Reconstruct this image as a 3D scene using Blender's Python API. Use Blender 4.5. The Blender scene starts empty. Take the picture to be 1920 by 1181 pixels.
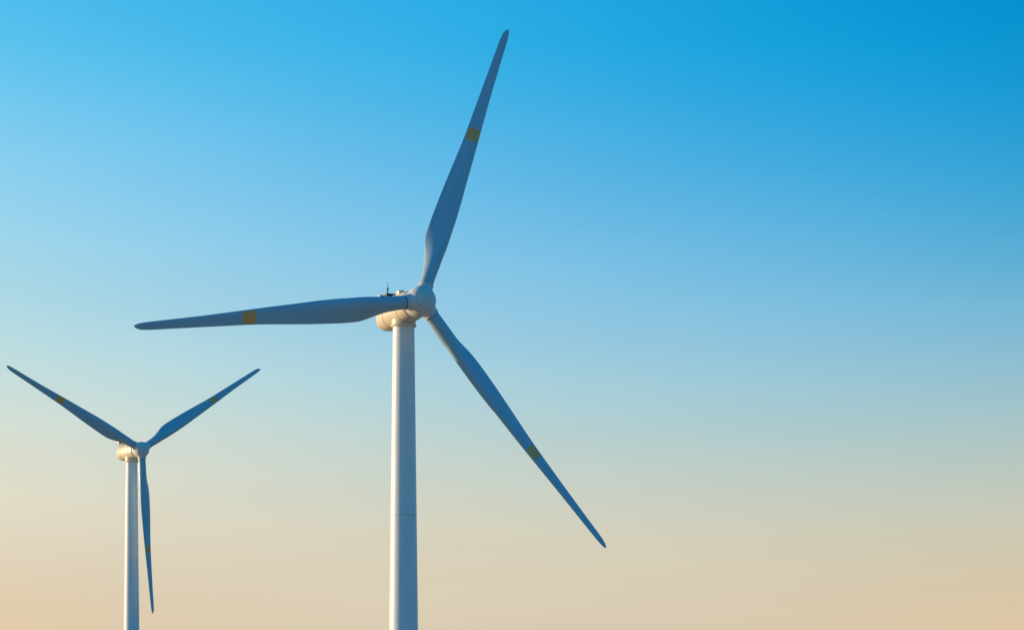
import bpy, bmesh, math
from mathutils import Vector, Matrix

C = bpy.context.scene.collection
R = math.radians

# ------------------------------------------------------------------ camera
FPX, HOR, W, HPX = 6450.0, 1500.0, 1920.0, 1181.0   # focal length and horizon row, in photo pixels
EYE = 1.7
cam_d = bpy.data.cameras.new('camera')
cam = bpy.data.objects.new('camera', cam_d)
C.objects.link(cam)
cam.location = (0, 0, EYE)
cam.rotation_euler = (R(90), 0, 0)
cam_d.sensor_width = 36.0
cam_d.lens = FPX / W * 36.0
cam_d.shift_y = (HOR - HPX / 2) / W
cam_d.clip_start = 0.1
cam_d.clip_end = 60000
bpy.context.scene.camera = cam

# ------------------------------------------------------------------ exposure
sc = bpy.context.scene
sc.view_settings.view_transform = 'Standard'
sc.view_settings.look = 'None'
sc.view_settings.exposure = 0.0
sc.view_settings.gamma = 1.0
sc.view_settings.use_curve_mapping = False

# ------------------------------------------------------------------ sun
SUN_EL, SUN_BACK = 8.0, 15.0          # elevation; degrees behind the camera's left
sun_dir = Vector((-math.cos(R(SUN_BACK)) * math.cos(R(SUN_EL)),
                  math.sin(R(SUN_BACK)) * math.cos(R(SUN_EL)), math.sin(R(SUN_EL))))
sd = bpy.data.lights.new('sun', 'SUN')
sd.energy = 5.0
sd.angle = R(0.5)
sd.color = (1.0, 0.76, 0.46)
sun = bpy.data.objects.new('sun', sd)
C.objects.link(sun)
sun.location = sun_dir * 500
sun.rotation_euler = (-sun_dir).to_track_quat('-Z', 'Y').to_euler()

# ------------------------------------------------------------------ sky
def s2l(c):
    c = c / 255.0
    return c / 12.92 if c <= 0.04045 else ((c + 0.055) / 1.055) ** 2.4

NISHITA = 0.0015
# sky colour (sRGB) against elevation in degrees: towards the sun's side, between, away from the sun
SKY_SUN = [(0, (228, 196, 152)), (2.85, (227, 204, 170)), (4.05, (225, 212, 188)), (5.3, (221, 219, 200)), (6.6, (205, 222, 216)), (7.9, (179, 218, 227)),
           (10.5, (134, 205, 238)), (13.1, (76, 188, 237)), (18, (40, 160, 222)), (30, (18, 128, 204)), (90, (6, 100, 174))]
SKY_MID = [(0, (219, 192, 150)), (2.85, (216, 201, 176)), (4.05, (213, 205, 182)), (5.3, (195, 206, 197)), (6.6, (168, 204, 213)), (7.9, (139, 195, 223)),
           (9.2, (110, 186, 226)), (10.5, (78, 177, 227)), (11.8, (45, 169, 225)), (13.1, (5, 162, 222)), (18, (4, 140, 205)), (30, (3, 120, 192)), (90, (3, 98, 172))]
SKY_FAR = [(0, (215, 186, 148)), (2.85, (221, 198, 165)), (4.05, (210, 200, 175)), (5.3, (188, 199, 189)), (6.6, (157, 193, 202)), (7.9, (121, 183, 212)),
           (10.5, (47, 160, 213)), (13.1, (0, 143, 206)), (18, (2, 122, 186)), (30, (1, 114, 184)), (90, (1, 98, 172))]
MID_T = 0.625

def pchip(pts, x):
    xs = [p[0] for p in pts]
    out = []
    for k in range(3):
        ys = [p[1][k] for p in pts]
        n = len(xs)
        h = [xs[i + 1] - xs[i] for i in range(n - 1)]
        d = [(ys[i + 1] - ys[i]) / h[i] for i in range(n - 1)]
        m = [d[0]] + [0 if d[i - 1] * d[i] <= 0 else 2 * d[i - 1] * d[i] / (d[i - 1] + d[i]) for i in range(1, n - 1)] + [d[-1]]
        i = max(j for j in range(n - 1) if xs[j] <= x or j == 0)
        t = min(1, max(0, (x - xs[i]) / h[i]))
        out.append((2 * t**3 - 3 * t**2 + 1) * ys[i] + (t**3 - 2 * t**2 + t) * h[i] * m[i] + (3 * t**2 - 2 * t**3) * ys[i + 1] + (t**3 - t**2) * h[i] * m[i + 1])
    return out

world = bpy.data.worlds.new('World')
sc.world = world
world.use_nodes = True
wt = world.node_tree
wt.nodes.clear()
wn, wl = wt.nodes.new, wt.links.new
def wmath(op, a, b=None, c=None, clamp=False):
    n = wn('ShaderNodeMath'); n.operation = op; n.use_clamp = clamp
    for i, v in enumerate((a, b, c)):
        if v is None: continue
        if isinstance(v, (int, float)): n.inputs[i].default_value = v
        else: wl(v, n.inputs[i])
    return n.outputs[0]
tc = wn('ShaderNodeTexCoord')
sep = wn('ShaderNodeSeparateXYZ'); wl(tc.outputs['Generated'], sep.inputs[0])
elev = wmath('ARCSINE', sep.outputs['Z'])
ramp_in = wmath('POWER', wmath('DIVIDE', wmath('MAXIMUM', elev, 0.0), math.pi / 2, clamp=True), 0.5)
horiz = wmath('SQRT', wmath('MAXIMUM', wmath('SUBTRACT', 1.0, wmath('MULTIPLY', sep.outputs['Z'], sep.outputs['Z'])), 1e-6))
side = wmath('DIVIDE', sep.outputs['X'], horiz)               # sine of the compass angle from the view's middle
tt = wmath('MULTIPLY_ADD', side, 1 / 0.294, 0.5, clamp=True)
STOPS = [0, 1.5, 2.4, 3.1, 3.8, 4.5, 5.2, 5.8, 6.4, 7.0, 7.6, 8.2, 8.9, 9.6, 10.3, 11.0, 11.7, 12.4, 13.2, 14.2, 16, 18, 21, 25, 30, 40, 55, 90]
def sky_ramp(fn):
    n = wn('ShaderNodeValToRGB')
    cr = n.color_ramp
    cr.interpolation = 'LINEAR'
    while len(cr.elements) < len(STOPS): cr.elements.new(0.5)
    for e, s in zip(cr.elements, STOPS):
        e.position = (s / 90.0) ** 0.5
    for e, s in zip(cr.elements, STOPS):
        e.color = (*fn(s), 1)
    wl(ramp_in, n.inputs[0])
    return n.outputs[0]
def lin(pts, s): return [s2l(max(0, c)) for c in pchip(pts, s)]
t0 = MID_T
def ctrl(s):                                                   # middle control colour of the quadratic blend across the view
    a, m, b = lin(SKY_SUN, s), lin(SKY_MID, s), lin(SKY_FAR, s)
    return [max(0.0, (m[k] - (1 - t0)**2 * a[k] - t0**2 * b[k]) / (2 * t0 * (1 - t0))) for k in range(3)]
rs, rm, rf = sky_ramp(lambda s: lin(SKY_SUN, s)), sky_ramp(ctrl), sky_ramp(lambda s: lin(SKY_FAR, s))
def wmix(f, a, b):
    n = wn('ShaderNodeMix'); n.data_type = 'RGBA'
    wl(f, n.inputs['Factor']); wl(a, n.inputs[6]); wl(b, n.inputs[7])
    return n.outputs[2]
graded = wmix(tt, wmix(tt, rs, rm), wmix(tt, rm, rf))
# unseen sky behind and right of the view, shaped blue to cool the blades
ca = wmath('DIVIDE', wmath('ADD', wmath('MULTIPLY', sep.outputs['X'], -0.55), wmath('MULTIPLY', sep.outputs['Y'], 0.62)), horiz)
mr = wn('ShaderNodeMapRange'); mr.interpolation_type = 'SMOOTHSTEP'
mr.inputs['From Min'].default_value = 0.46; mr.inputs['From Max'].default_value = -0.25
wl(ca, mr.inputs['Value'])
rear_blue = wn('ShaderNodeValToRGB'); dcr = rear_blue.color_ramp; dcr.elements.new(0.3); dcr.elements.new(0.6)
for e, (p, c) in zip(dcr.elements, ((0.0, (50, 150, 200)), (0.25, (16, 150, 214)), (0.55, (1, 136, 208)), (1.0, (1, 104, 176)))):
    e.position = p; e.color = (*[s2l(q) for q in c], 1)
wl(ramp_in, rear_blue.inputs[0])
graded = wmix(mr.outputs[0], graded, rear_blue.outputs[0])
# faint uneven veils of thin air, drawn out along the horizon
vm = wn('ShaderNodeMapping'); vm.inputs['Scale'].default_value = (3.0, 3.0, 22.0); wl(tc.outputs['Generated'], vm.inputs['Vector'])
vn = wn('ShaderNodeTexNoise'); vn.inputs['Scale'].default_value = 2.2; vn.inputs['Detail'].default_value = 4; vn.inputs['Roughness'].default_value = 0.5
wl(vm.outputs[0], vn.inputs['Vector'])
veil = wmath('MULTIPLY_ADD', wmath('SUBTRACT', vn.outputs['Fac'], 0.5), 0.09, 1.0)
vs_ = wn('ShaderNodeVectorMath'); vs_.operation = 'SCALE'; wl(graded, vs_.inputs[0]); wl(veil, vs_.inputs['Scale'])
graded = vs_.outputs[0]
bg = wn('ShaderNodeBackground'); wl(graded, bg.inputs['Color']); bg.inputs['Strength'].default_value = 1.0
skyt = wn('ShaderNodeTexSky'); skyt.sky_type = 'NISHITA'; skyt.sun_disc = False
skyt.sun_elevation = R(SUN_EL); skyt.sun_rotation = R(-90 + SUN_BACK); skyt.dust_density = 2.0
bg2 = wn('ShaderNodeBackground'); wl(skyt.outputs[0], bg2.inputs['Color']); bg2.inputs['Strength'].default_value = NISHITA
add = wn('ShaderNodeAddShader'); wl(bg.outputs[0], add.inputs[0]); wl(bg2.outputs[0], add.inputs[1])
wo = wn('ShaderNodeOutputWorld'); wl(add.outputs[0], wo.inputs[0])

# ------------------------------------------------------------------ materials
def mat(name, col, rough=0.45, spec=0.4, grime=0.06, grime_col=None, scale=(0.6, 0.6, 0.12), coat=0.0, metal=0.0):
    """painted surface with faint streaks of weathering"""
    m = bpy.data.materials.new(name); m.use_nodes = True
    nt = m.node_tree; b = nt.nodes['Principled BSDF']
    b.inputs['Roughness'].default_value = rough
    b.inputs['Specular IOR Level'].default_value = spec
    b.inputs['Coat Weight'].default_value = coat
    b.inputs['Metallic'].default_value = metal
    tcn = nt.nodes.new('ShaderNodeTexCoord'); mp = nt.nodes.new('ShaderNodeMapping')
    mp.inputs['Scale'].default_value = scale
    nt.links.new(tcn.outputs['Object'], mp.inputs['Vector'])
    nz = nt.nodes.new('ShaderNodeTexNoise'); nz.inputs['Scale'].default_value = 1.6; nz.inputs['Detail'].default_value = 6; nz.inputs['Roughness'].default_value = 0.62
    nt.links.new(mp.outputs[0], nz.inputs['Vector'])
    rp = nt.nodes.new('ShaderNodeValToRGB'); rp.color_ramp.elements[0].position = 0.38; rp.color_ramp.elements[1].position = 0.72
    g = grime_col or tuple(c * 0.72 for c in col)
    f = nt.nodes.new('ShaderNodeMath'); f.operation = 'MULTIPLY'; f.inputs[1].default_value = min(1, grime * 8)
    nt.links.new(nz.outputs['Fac'], rp.inputs[0]); nt.links.new(rp.outputs[0], f.inputs[0])
    mx = nt.nodes.new('ShaderNodeMix'); mx.data_type = 'RGBA'
    mx.inputs[6].default_value = (*col, 1); mx.inputs[7].default_value = (*g, 1)
    nt.links.new(f.outputs[0], mx.inputs['Factor']); nt.links.new(mx.outputs[2], b.inputs['Base Color'])
    return m, nt, b, mx

M_TOWER = mat('tower_paint', (0.86, 0.81, 0.73), 0.42, 0.4, 0.05)[0]
M_NAC = mat('nacelle_gelcoat', (0.82, 0.67, 0.45), 0.38, 0.4, 0.05, scale=(0.5, 0.5, 0.5))[0]
M_HUB = mat('hub_gelcoat', (0.76, 0.70, 0.60), 0.38, 0.4, 0.05, scale=(0.5, 0.5, 0.5))[0]
M_DARK = mat('dark_metal', (0.035, 0.038, 0.045), 0.5, 0.4, 0.04)[0]
M_SEAM = mat('seam_sealant', (0.22, 0.20, 0.18), 0.7, 0.2, 0.03)[0]

def blade_material():
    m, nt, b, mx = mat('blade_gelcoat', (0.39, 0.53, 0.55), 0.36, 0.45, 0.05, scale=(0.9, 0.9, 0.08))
    N, L = nt.nodes.new, nt.links.new
    uv = N('ShaderNodeUVMap'); uv.uv_map = 'span'
    sp = N('ShaderNodeSeparateXYZ'); L(uv.outputs[0], sp.inputs[0])
    def mm(op, a, bb=None):
        n = N('ShaderNodeMath'); n.operation = op
        for i, v in enumerate((a, bb)):
            if v is None: continue
            if isinstance(v, (int, float)): n.inputs[i].default_value = v
            else: L(v, n.inputs[i])
        return n.outputs[0]
    # rounded painted rectangle: super-ellipse in chord and span
    cx = mm('POWER', mm('ABSOLUTE', mm('DIVIDE', mm('SUBTRACT', sp.outputs[0], 0.5), 0.425)), 9.0)
    cy = mm('POWER', mm('ABSOLUTE', mm('DIVIDE', mm('SUBTRACT', sp.outputs[1], BAND_R), BAND_H)), 9.0)
    mask = mm('LESS_THAN', mm('ADD', cx, cy), 1.0)
    mx2 = N('ShaderNodeMix'); mx2.data_type = 'RGBA'
    L(mask, mx2.inputs['Factor']); L(mx.outputs[2], mx2.inputs[6])
    mx2.inputs[7].default_value = (1.0, 0.42, 0.10, 1)
    L(mx2.outputs[2], b.inputs['Base Color'])
    return m

RB = 41.0
BAND_R, BAND_H = 24.9 / RB, 0.95 / RB
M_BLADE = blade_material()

# ------------------------------------------------------------------ mesh helpers
def finish(name, bm, mats, parent=None, smooth=True, angle=35):
    bmesh.ops.recalc_face_normals(bm, faces=bm.faces[:])
    me = bpy.data.meshes.new(name)
    bm.to_mesh(me); bm.free()
    for m in (mats if isinstance(mats, (list, tuple)) else [mats]): me.materials.append(m)
    if smooth:
        for p in me.polygons: p.use_smooth = True
        me.set_sharp_from_angle(angle=R(angle))
    o = bpy.data.objects.new(name, me)
    C.objects.link(o)
    if parent: o.parent = parent
    return o

def loft(bm, rings, cap0=True, cap1=True, mi=0):
    vs = [[bm.verts.new(p) for p in ring] for ring in rings]
    n = len(vs[0])
    for a, b in zip(vs, vs[1:]):
        for i in range(n):
            f = bm.faces.new((a[i], a[(i + 1) % n], b[(i + 1) % n], b[i])); f.material_index = mi
    if cap0: bm.faces.new(vs[0]).material_index = mi
    if cap1: bm.faces.new(vs[-1]).material_index = mi
    return vs

def lathe(bm, prof, axis='z', n=64, mi=0, off=(0, 0, 0)):
    rings = []
    for h, r in prof:
        ring = []
        for i in range(n):
            a = 2 * math.pi * i / n
            c, s = r * math.cos(a), r * math.sin(a)
            p = {'z': (c, s, h), 'x': (h, c, s), 'y': (c, h, s)}[axis]
            ring.append((p[0] + off[0], p[1] + off[1], p[2] + off[2]))
        rings.append(ring)
    loft(bm, rings, mi=mi)

def box(bm, c, d, mi=0, bevel=0.0):
    r = bmesh.ops.create_cube(bm, size=1.0)
    for v in r['verts']:
        v.co = Vector((c[0] + v.co.x * d[0], c[1] + v.co.y * d[1], c[2] + v.co.z * d[2]))
    if bevel:
        es = list({e for v in r['verts'] for e in v.link_edges})
        bmesh.ops.bevel(bm, geom=es, offset=bevel, segments=2, affect='EDGES', profile=0.6)

def tube(bm, a, b, r, n=10, r2=None):
    a, b = Vector(a), Vector(b)
    d = (b - a).normalized()
    s = d.orthogonal().normalized(); t = d.cross(s)
    rr = (r, r2 if r2 is not None else r)
    loft(bm, [[tuple(p + (s * math.cos(2 * math.pi * i / n) + t * math.sin(2 * math.pi * i / n)) * q) for i in range(n)] for p, q in zip((a, b), rr)])

def interp(tab, x):
    for (x0, y0), (x1, y1) in zip(tab, tab[1:]):
        if x <= x1:
            t = max(0, (x - x0) / (x1 - x0))
            return y0 + (y1 - y0) * t
    return tab[-1][1]

def smooth_interp(tab, x):
    return pchip([(a, (b, b, b)) for a, b in tab], x)[0]

# ------------------------------------------------------------------ blade
CHORD = [(1.5, 1.84), (3.0, 1.84), (4.5, 2.02), (6.5, 2.50), (8.2, 3.02), (9.5, 3.20), (11.2, 3.20), (14.6, 3.02), (17.7, 2.70), (21, 2.34), (23.7, 2.04), (26.7, 1.79), (31.3, 1.45), (36, 1.18), (39.2, 1.00), (40.1, 0.84), (40.6, 0.60), (40.85, 0.36), (41.0, 0.10)]
THICK = [(1.5, 1.0), (3.0, 0.99), (4.5, 0.86), (6.5, 0.58), (8.2, 0.45), (10, 0.40), (14.6, 0.33), (20, 0.27), (30, 0.23), (41, 0.20)]
ROUND = [(1.5, 1.0), (3.0, 1.0), (4.5, 0.75), (6.5, 0.30), (8.2, 0.05), (9.2, 0.0), (41, 0.0)]
TWIST = [(1.5, 30), (6.5, 28), (8.5, 24), (11, 18), (15, 14), (20, 13), (30, 14), (41, 15)]
AXIS = [(1.5, 0.5), (3.0, 0.5), (5.0, 0.48), (7.0, 0.42), (9.5, 0.385), (14, 0.41), (18, 0.42), (24, 0.45), (31, 0.41), (37, 0.38), (41, 0.34)]
def bend(r):                                                    # upwind sweep of the blade's axis: a slight cone back, a pre-bent tip forward
    q = r / RB
    return -1.2 * q + 1.5 * q * q

def airfoil(n):
    """(x from leading edge, upper y, lower y) loop for unit chord; thickness scaled to 1, TE closed"""
    pts = []
    for i in range(n):
        b = math.pi * i / n
        x = 0.5 * (1 - math.cos(b))
        pts.append((x, 1))
    for i in range(n):
        b = math.pi * i / n
        x = 0.5 * (1 + math.cos(b))
        pts.append((x, -1))
    return pts
AF = airfoil(26)

def make_blade(parent):
    bm = bmesh.new()
    rs = [1.5 + 0.25 * i for i in range(6)] + [3.0 + 0.25 * i for i in range(64)] + [19 + 0.4 * i for i in range(50)] + [39.0, 39.4, 39.8, 40.1, 40.35, 40.6, 40.75, 40.88, 40.96, 41.0]
    rs = sorted(set(rs))
    rings = []
    for r in rs:
        c, tk, rd = smooth_interp(CHORD, r), smooth_interp(THICK, r), smooth_interp(ROUND, r)
        th, ax = R(smooth_interp(TWIST, r)), smooth_interp(AXIS, r)
        ring = []
        for x, sgn in AF:
            yt = 5 * (0.2969 * math.sqrt(max(x, 0)) - 0.1260 * x - 0.3516 * x * x + 0.2843 * x**3 - 0.1036 * x**4)
            h_af = sgn * yt * tk + 0.03 * sgn * 0.02
            camber = -0.008 * 4 * x * (1 - x)                   # bulges downwind
            h_ci = sgn * math.sqrt(max(0, 0.25 - (x - 0.5)**2))
            h = (h_af + camber) * (1 - rd) + h_ci * rd
            s = (ax - x) * c
            h *= c
            X = s * math.cos(th) - h * math.sin(th)
            Y = -s * math.sin(th) - h * math.cos(th) - bend(r)
            ring.append((X, Y, r))
        rings.append(ring)
    vs = loft(bm, rings)
    uvl = bm.loops.layers.uv.new('span')
    lut = {}
    for ring, r in zip(vs, rs):
        for v, (x, s) in zip(ring, AF): lut[v] = (x, r / RB)
    for f in bm.faces:
        for l in f.loops: l[uvl].uv = lut[l.vert]
    b = finish('blade', bm, M_BLADE, parent, angle=50)
    bm = bmesh.new()
    lathe(bm, [(2.20, 0.985), (2.22, 1.01), (2.40, 1.01), (2.42, 0.985), (2.42, 0.85), (2.20, 0.85)], n=64)
    lathe(bm, [(2.423, 0.86), (2.423, 0.955), (2.50, 0.955), (2.50, 0.86)], n=64, mi=1)
    finish('root_collar', bm, (M_HUB, M_SEAM), b)
    return b

# ------------------------------------------------------------------ nacelle, hub, tower (nacelle frame: +X to the nose, origin at the rotor centre)
OVER = 5.28
ROT_TOP = -2.50          # tower top below the rotor centre

def make_nacelle(parent):
    bm = bmesh.new()
    # axial position, half width, half height, centre height
    secs = [(-1.85, 1.62, 1.62, 0.00), (-2.0, 1.80, 1.80, 0.02), (-2.4, 1.88, 1.88, 0.05), (-3.4, 1.93, 1.95, 0.10), (-5.0, 1.95, 2.0, 0.14), (-7.0, 1.94, 2.0, 0.16), (-8.6, 1.88, 1.95, 0.16),
            (-9.8, 1.78, 1.84, 0.15), (-10.6, 1.58, 1.66, 0.14), (-11.2, 1.27, 1.36, 0.12), (-11.55, 0.88, 0.96, 0.1), (-11.72, 0.42, 0.47, 0.1)]
    rings = []
    n = 56
    for x, w, h, z in secs:
        ring = []
        for i in range(n):
            a = 2 * math.pi * i / n
            c, s = math.cos(a), math.sin(a)
            e = 2 / 2.5
            ring.append((x, w * math.copysign(abs(c)**e, c), z + h * math.copysign(abs(s)**e, s)))
        rings.append(ring)
    loft(bm, rings)
    nac = finish('nacelle', bm, M_NAC, parent, angle=40)
    # sealed joint around the shell, standing a few mm proud
    for x0, w, h, z in ((-3.9, 1.938, 1.962, 0.112), (-8.0, 1.912, 1.972, 0.16)):
        bm = bmesh.new()
        rings = []
        for dx, g in ((-0.035, 0.0), (-0.03, 0.012), (0.03, 0.012), (0.035, 0.0)):
            ring = []
            for i in range(n):
                a = 2 * math.pi * i / n
                c, s = math.cos(a), math.sin(a); e = 2 / 2.5
                ring.append((x0 + dx, (w + g) * math.copysign(abs(c)**e, c), z + (h + g) * math.copysign(abs(s)**e, s)))
            rings.append(ring)
        loft(bm, rings, cap0=False, cap1=False)
        finish('joint_strip', bm, M_SEAM, nac)
    # small roof cowl just behind the hub
    bm = bmesh.new()
    box(bm, (-5.5, 0.25, 2.42), (0.85, 0.9, 0.62), bevel=0.16)
    finish('roof_cowl', bm, M_NAC, nac)
    # roof hatch, long and low
    bm = bmesh.new()
    box(bm, (-7.35, 0.0, 2.22), (1.7, 1.5, 0.22), bevel=0.06)
    finish('roof_hatch', bm, M_NAC, nac)
    # instrument platform with its box and sensor mast
    bm = bmesh.new()
    PZ = 3.12
    box(bm, (-10.1, 0.0, PZ), (2.5, 1.3, 0.16), bevel=0.02)
    box(bm, (-10.1, 0.0, (PZ + 1.3) / 2 - 0.04), (2.1, 1.1, PZ - 1.38))
    pf = finish('instrument_platform', bm, M_DARK, parent, smooth=False)
    bm = bmesh.new()
    box(bm, (-10.55, 0.82, PZ - 0.12), (0.7, 0.5, 0.62), bevel=0.05)
    finish('equipment_box', bm, M_NAC, pf)
    bm = bmesh.new()
    MX = -9.65
    tube(bm, (MX, 0.1, PZ + 0.06), (MX, 0.1, PZ + 0.95), 0.085)
    tube(bm, (MX, 0.1, PZ + 0.95), (MX, 0.1, PZ + 1.95), 0.035, r2=0.015)
    tube(bm, (MX, -0.12, PZ + 0.9), (MX, 0.32, PZ + 0.9), 0.03)
    tube(bm, (MX, -0.10, PZ + 0.9), (MX, -0.10, PZ + 1.08), 0.025)
    lathe(bm, [(PZ + 1.06, 0.03), (PZ + 1.07, 0.09), (PZ + 1.12, 0.09), (PZ + 1.14, 0.03)], n=12, off=(MX, -0.10, 0))
    finish('sensor_mast', bm, M_DARK, pf)
    return nac, pf

def make_hub(parent, phases):
    bm = bmesh.new()
    prof = []
    rad = 1.92
    def shell(a): return 1.95 * math.sqrt(max(0, 1 - (max(0, a) / 1.92)**2.3))
    prof += [(-1.80, 1.55), (-1.78, 1.74), (-1.70, 1.80), (-0.9, 1.90), (-0.3, 1.94)] + [(0.1 * i, shell(0.1 * i)) for i in range(0, 14)]
    SEAM = 1.40
    prof += [(SEAM - 0.035, shell(SEAM - 0.035)), (SEAM - 0.03, shell(SEAM) - 0.05), (SEAM + 0.02, 0.9)]
    lathe(bm, prof, axis='x', n=96)
    for ph in phases:                                           # faired blade sockets
        er = Vector((0, -math.cos(ph), math.sin(ph)))
        et = Vector((1, 0, 0)); ek = er.cross(et)
        rings = []
        for d, q in ((0.6, 1.36), (1.2, 1.34), (1.5, 1.24), (1.70, 1.12), (1.88, 1.04), (2.05, 1.0), (2.17, 0.985), (2.18, 0.93), (2.18, 0.85)):
            rings.append([tuple(er * d + (et * math.cos(2 * math.pi * i / 56) + ek * math.sin(2 * math.pi * i / 56)) * q) for i in range(56)])
        loft(bm, rings)
    hub = finish('rotor_hub', bm, M_HUB, parent, angle=40)
    bm = bmesh.new()
    prof = [(SEAM + 0.03, 0.9), (SEAM + 0.03, shell(SEAM + 0.03) - 0.05), (SEAM + 0.035, shell(SEAM + 0.035))]
    prof += [(SEAM + 0.035 + (1.915 - SEAM - 0.035) * math.sin(R(90 * i / 14)), 0) for i in range(1, 14)]
    prof = [(a, q or shell(a)) for a, q in prof] + [(1.92, 0.02)]
    lathe(bm, prof, axis='x', n=96)
    finish('nose_cap', bm, M_HUB, hub)
    return hub

TOWER_H = 64.8
def make_tower(parent):
    bm = bmesh.new()
    r0, r1 = 2.21, 1.43
    def rad(z): return r1 + (r0 - r1) * ((TOWER_H - z) / TOWER_H)
    # section joints: a shallow recess all the way round
    prof = [(0, rad(0) + 0.25), (0.25, rad(0) + 0.25), (0.3, rad(0.3))]
    prof += [(TOWER_H, rad(TOWER_H))]
    lathe(bm, prof, n=96)
    t = finish('tower', bm, M_TOWER, parent, angle=30)
    for zj in (16.5, 39.5):                                     # sealed joints between the tower's sections
        bm = bmesh.new()
        lathe(bm, [(zj - 0.018, rad(zj) - 0.02), (zj - 0.015, rad(zj) + 0.006), (zj + 0.015, rad(zj) + 0.006), (zj + 0.018, rad(zj) - 0.02)], n=96)
        finish('section_joint', bm, M_SEAM, t)
    # yaw collar: a flared skirt under the nacelle
    bm = bmesh.new()
    T = TOWER_H
    lathe(bm, [(T - 0.32, 1.49), (T - 0.30, 1.66), (T - 0.06, 1.72), (T - 0.02, 1.68), (T + 0.05, 1.60), (T + 0.5, 1.60), (T + 1.2, 1.62), (T + 1.2, 1.3)], n=80)
    yc = finish('yaw_collar', bm, M_NAC, parent, angle=30)
    return t, yc

# ------------------------------------------------------------------ one turbine, then its copy
HUB_Z = TOWER_H - ROT_TOP
def frame(yaw, tilt):
    n = Vector((math.sin(yaw) * math.cos(tilt), -math.cos(yaw) * math.cos(tilt), math.sin(tilt)))
    u = Vector((math.cos(yaw), math.sin(yaw), 0))               # to the right, seen from the front
    v = u.cross(-n) if u.cross(-n).z > 0 else u.cross(n)
    return n, u, v

def mat4(x, y, z, loc):
    m = Matrix.Identity(4)
    for i in range(3):
        m[i][0], m[i][1], m[i][2], m[i][3] = x[i], y[i], z[i], loc[i]
    return m

root = bpy.data.objects.new('wind_turbine', None); C.objects.link(root)
root['category'] = 'wind turbine'
root['group'] = 'wind turbines'
PH0 = [R(120 * k) for k in range(3)]
tower, collar = make_tower(root)
nacelle, platform = make_nacelle(root)
hub = make_hub(root, PH0)
blades = [make_blade(root)]
for k in (1, 2):
    b = blades[0].copy(); C.objects.link(b); b.parent = root
    for ch in list(blades[0].children):
        c2 = ch.copy(); C.objects.link(c2); c2.parent = b
    blades.append(b)

def pose(rt, nac_parts, hub_o, blade_os, hx, hy, D, yaw, tilt, phi, label):
    """stand a turbine so that its rotor centre is D metres off, in the photo's direction (hx, hy)"""
    yaw, tilt, phi = R(yaw), R(tilt), R(phi)
    n, u, v = frame(yaw, tilt)
    P = Vector(((hx - 960) / FPX * D, D, (HOR - hy) / FPX * D + EYE))
    nh = Vector((n.x, n.y, 0)).normalized()
    base = Vector((P.x, P.y, P.z - HUB_Z)) - nh * OVER
    rt.location = base
    rt['label'] = label
    loc = P - base
    nm = mat4(n, -u, v, loc)
    for o in nac_parts: o.matrix_local = nm
    # hub: blade sockets at PH0 plus the rotor's phase
    cu, su = math.cos(phi), math.sin(phi)
    hub_o.matrix_local = nm @ Matrix.Rotation(-phi, 4, 'X')
    for k, b in enumerate(blade_os):
        a = phi + PH0[k]
        er = u * math.cos(a) + v * math.sin(a)
        et = u * math.sin(a) - v * math.cos(a)
        b.matrix_local = mat4(et, -n, er, loc)
    return base

def copy_tree(o, parent):
    c = o.copy(); C.objects.link(c); c.parent = parent
    for ch in list(o.children):
        copy_tree(ch, c)
    return c

far = root.copy(); C.objects.link(far)
far_parts = {}
for ch in list(root.children):
    far_parts[ch.name] = copy_tree(ch, far)

b1 = pose(root, (nacelle, platform), hub, blades, 789.4, 564.0, 451.7, 27.4, 6.6, 68.5,
          'large white wind turbine with one blade pointing nearly straight up, filling the middle')
b2 = pose(far, (far_parts[nacelle.name], far_parts[platform.name]), far_parts[hub.name], [far_parts[b.name] for b in blades],
          265.0, 842.6, 859.4, 33.6, 1.7, 33.3,
          'small distant wind turbine with its blades in a Y, one pointing straight down')

# ------------------------------------------------------------------ ground: dry grass hills, one sheet out to the horizon
def height(x, y):
    g = lambda cx, cy, s: math.exp(-((x - cx)**2 + (y - cy)**2) / (2 * s * s))
    d = math.hypot(x, y)
    roll = 1.6 * math.sin(x / 97.0 + 1.3) * math.sin(y / 131.0 + 0.4) + 2.2 * math.sin(x / 260.0) * math.cos(y / 310.0)
    z = roll * (1 - g(0, 0, 60)) * (1 - g(b1.x, b1.y, 60)) * (1 - g(b2.x, b2.y, 60))
    z += b1.z * g(b1.x, b1.y, 140) + b2.z * g(b2.x, b2.y, 170)
    return z * max(0.0, 1 - d / 6000.0)

ticks = sorted({s * t for s in (-1, 1) for t in ([20 * i for i in range(0, 61)] + [1300, 1450, 1650, 1900, 2300, 2900, 3800, 5200, 7500, 11000, 16000, 24000])})
bm = bmesh.new()
grid = [[bm.verts.new((x, y, height(x, y))) for x in ticks] for y in ticks]
for j in range(len(ticks) - 1):
    for i in range(len(ticks) - 1):
        bm.faces.new((grid[j][i], grid[j][i + 1], grid[j + 1][i + 1], grid[j + 1][i]))
gm, gnt, gb, gmx = mat('dry_grass', (0.62, 0.40, 0.23), 0.95, 0.1, 0.10, grime_col=(0.34, 0.25, 0.12), scale=(0.02, 0.02, 0.02))
ground = finish('ground', bm, gm)
ground['kind'] = 'structure'
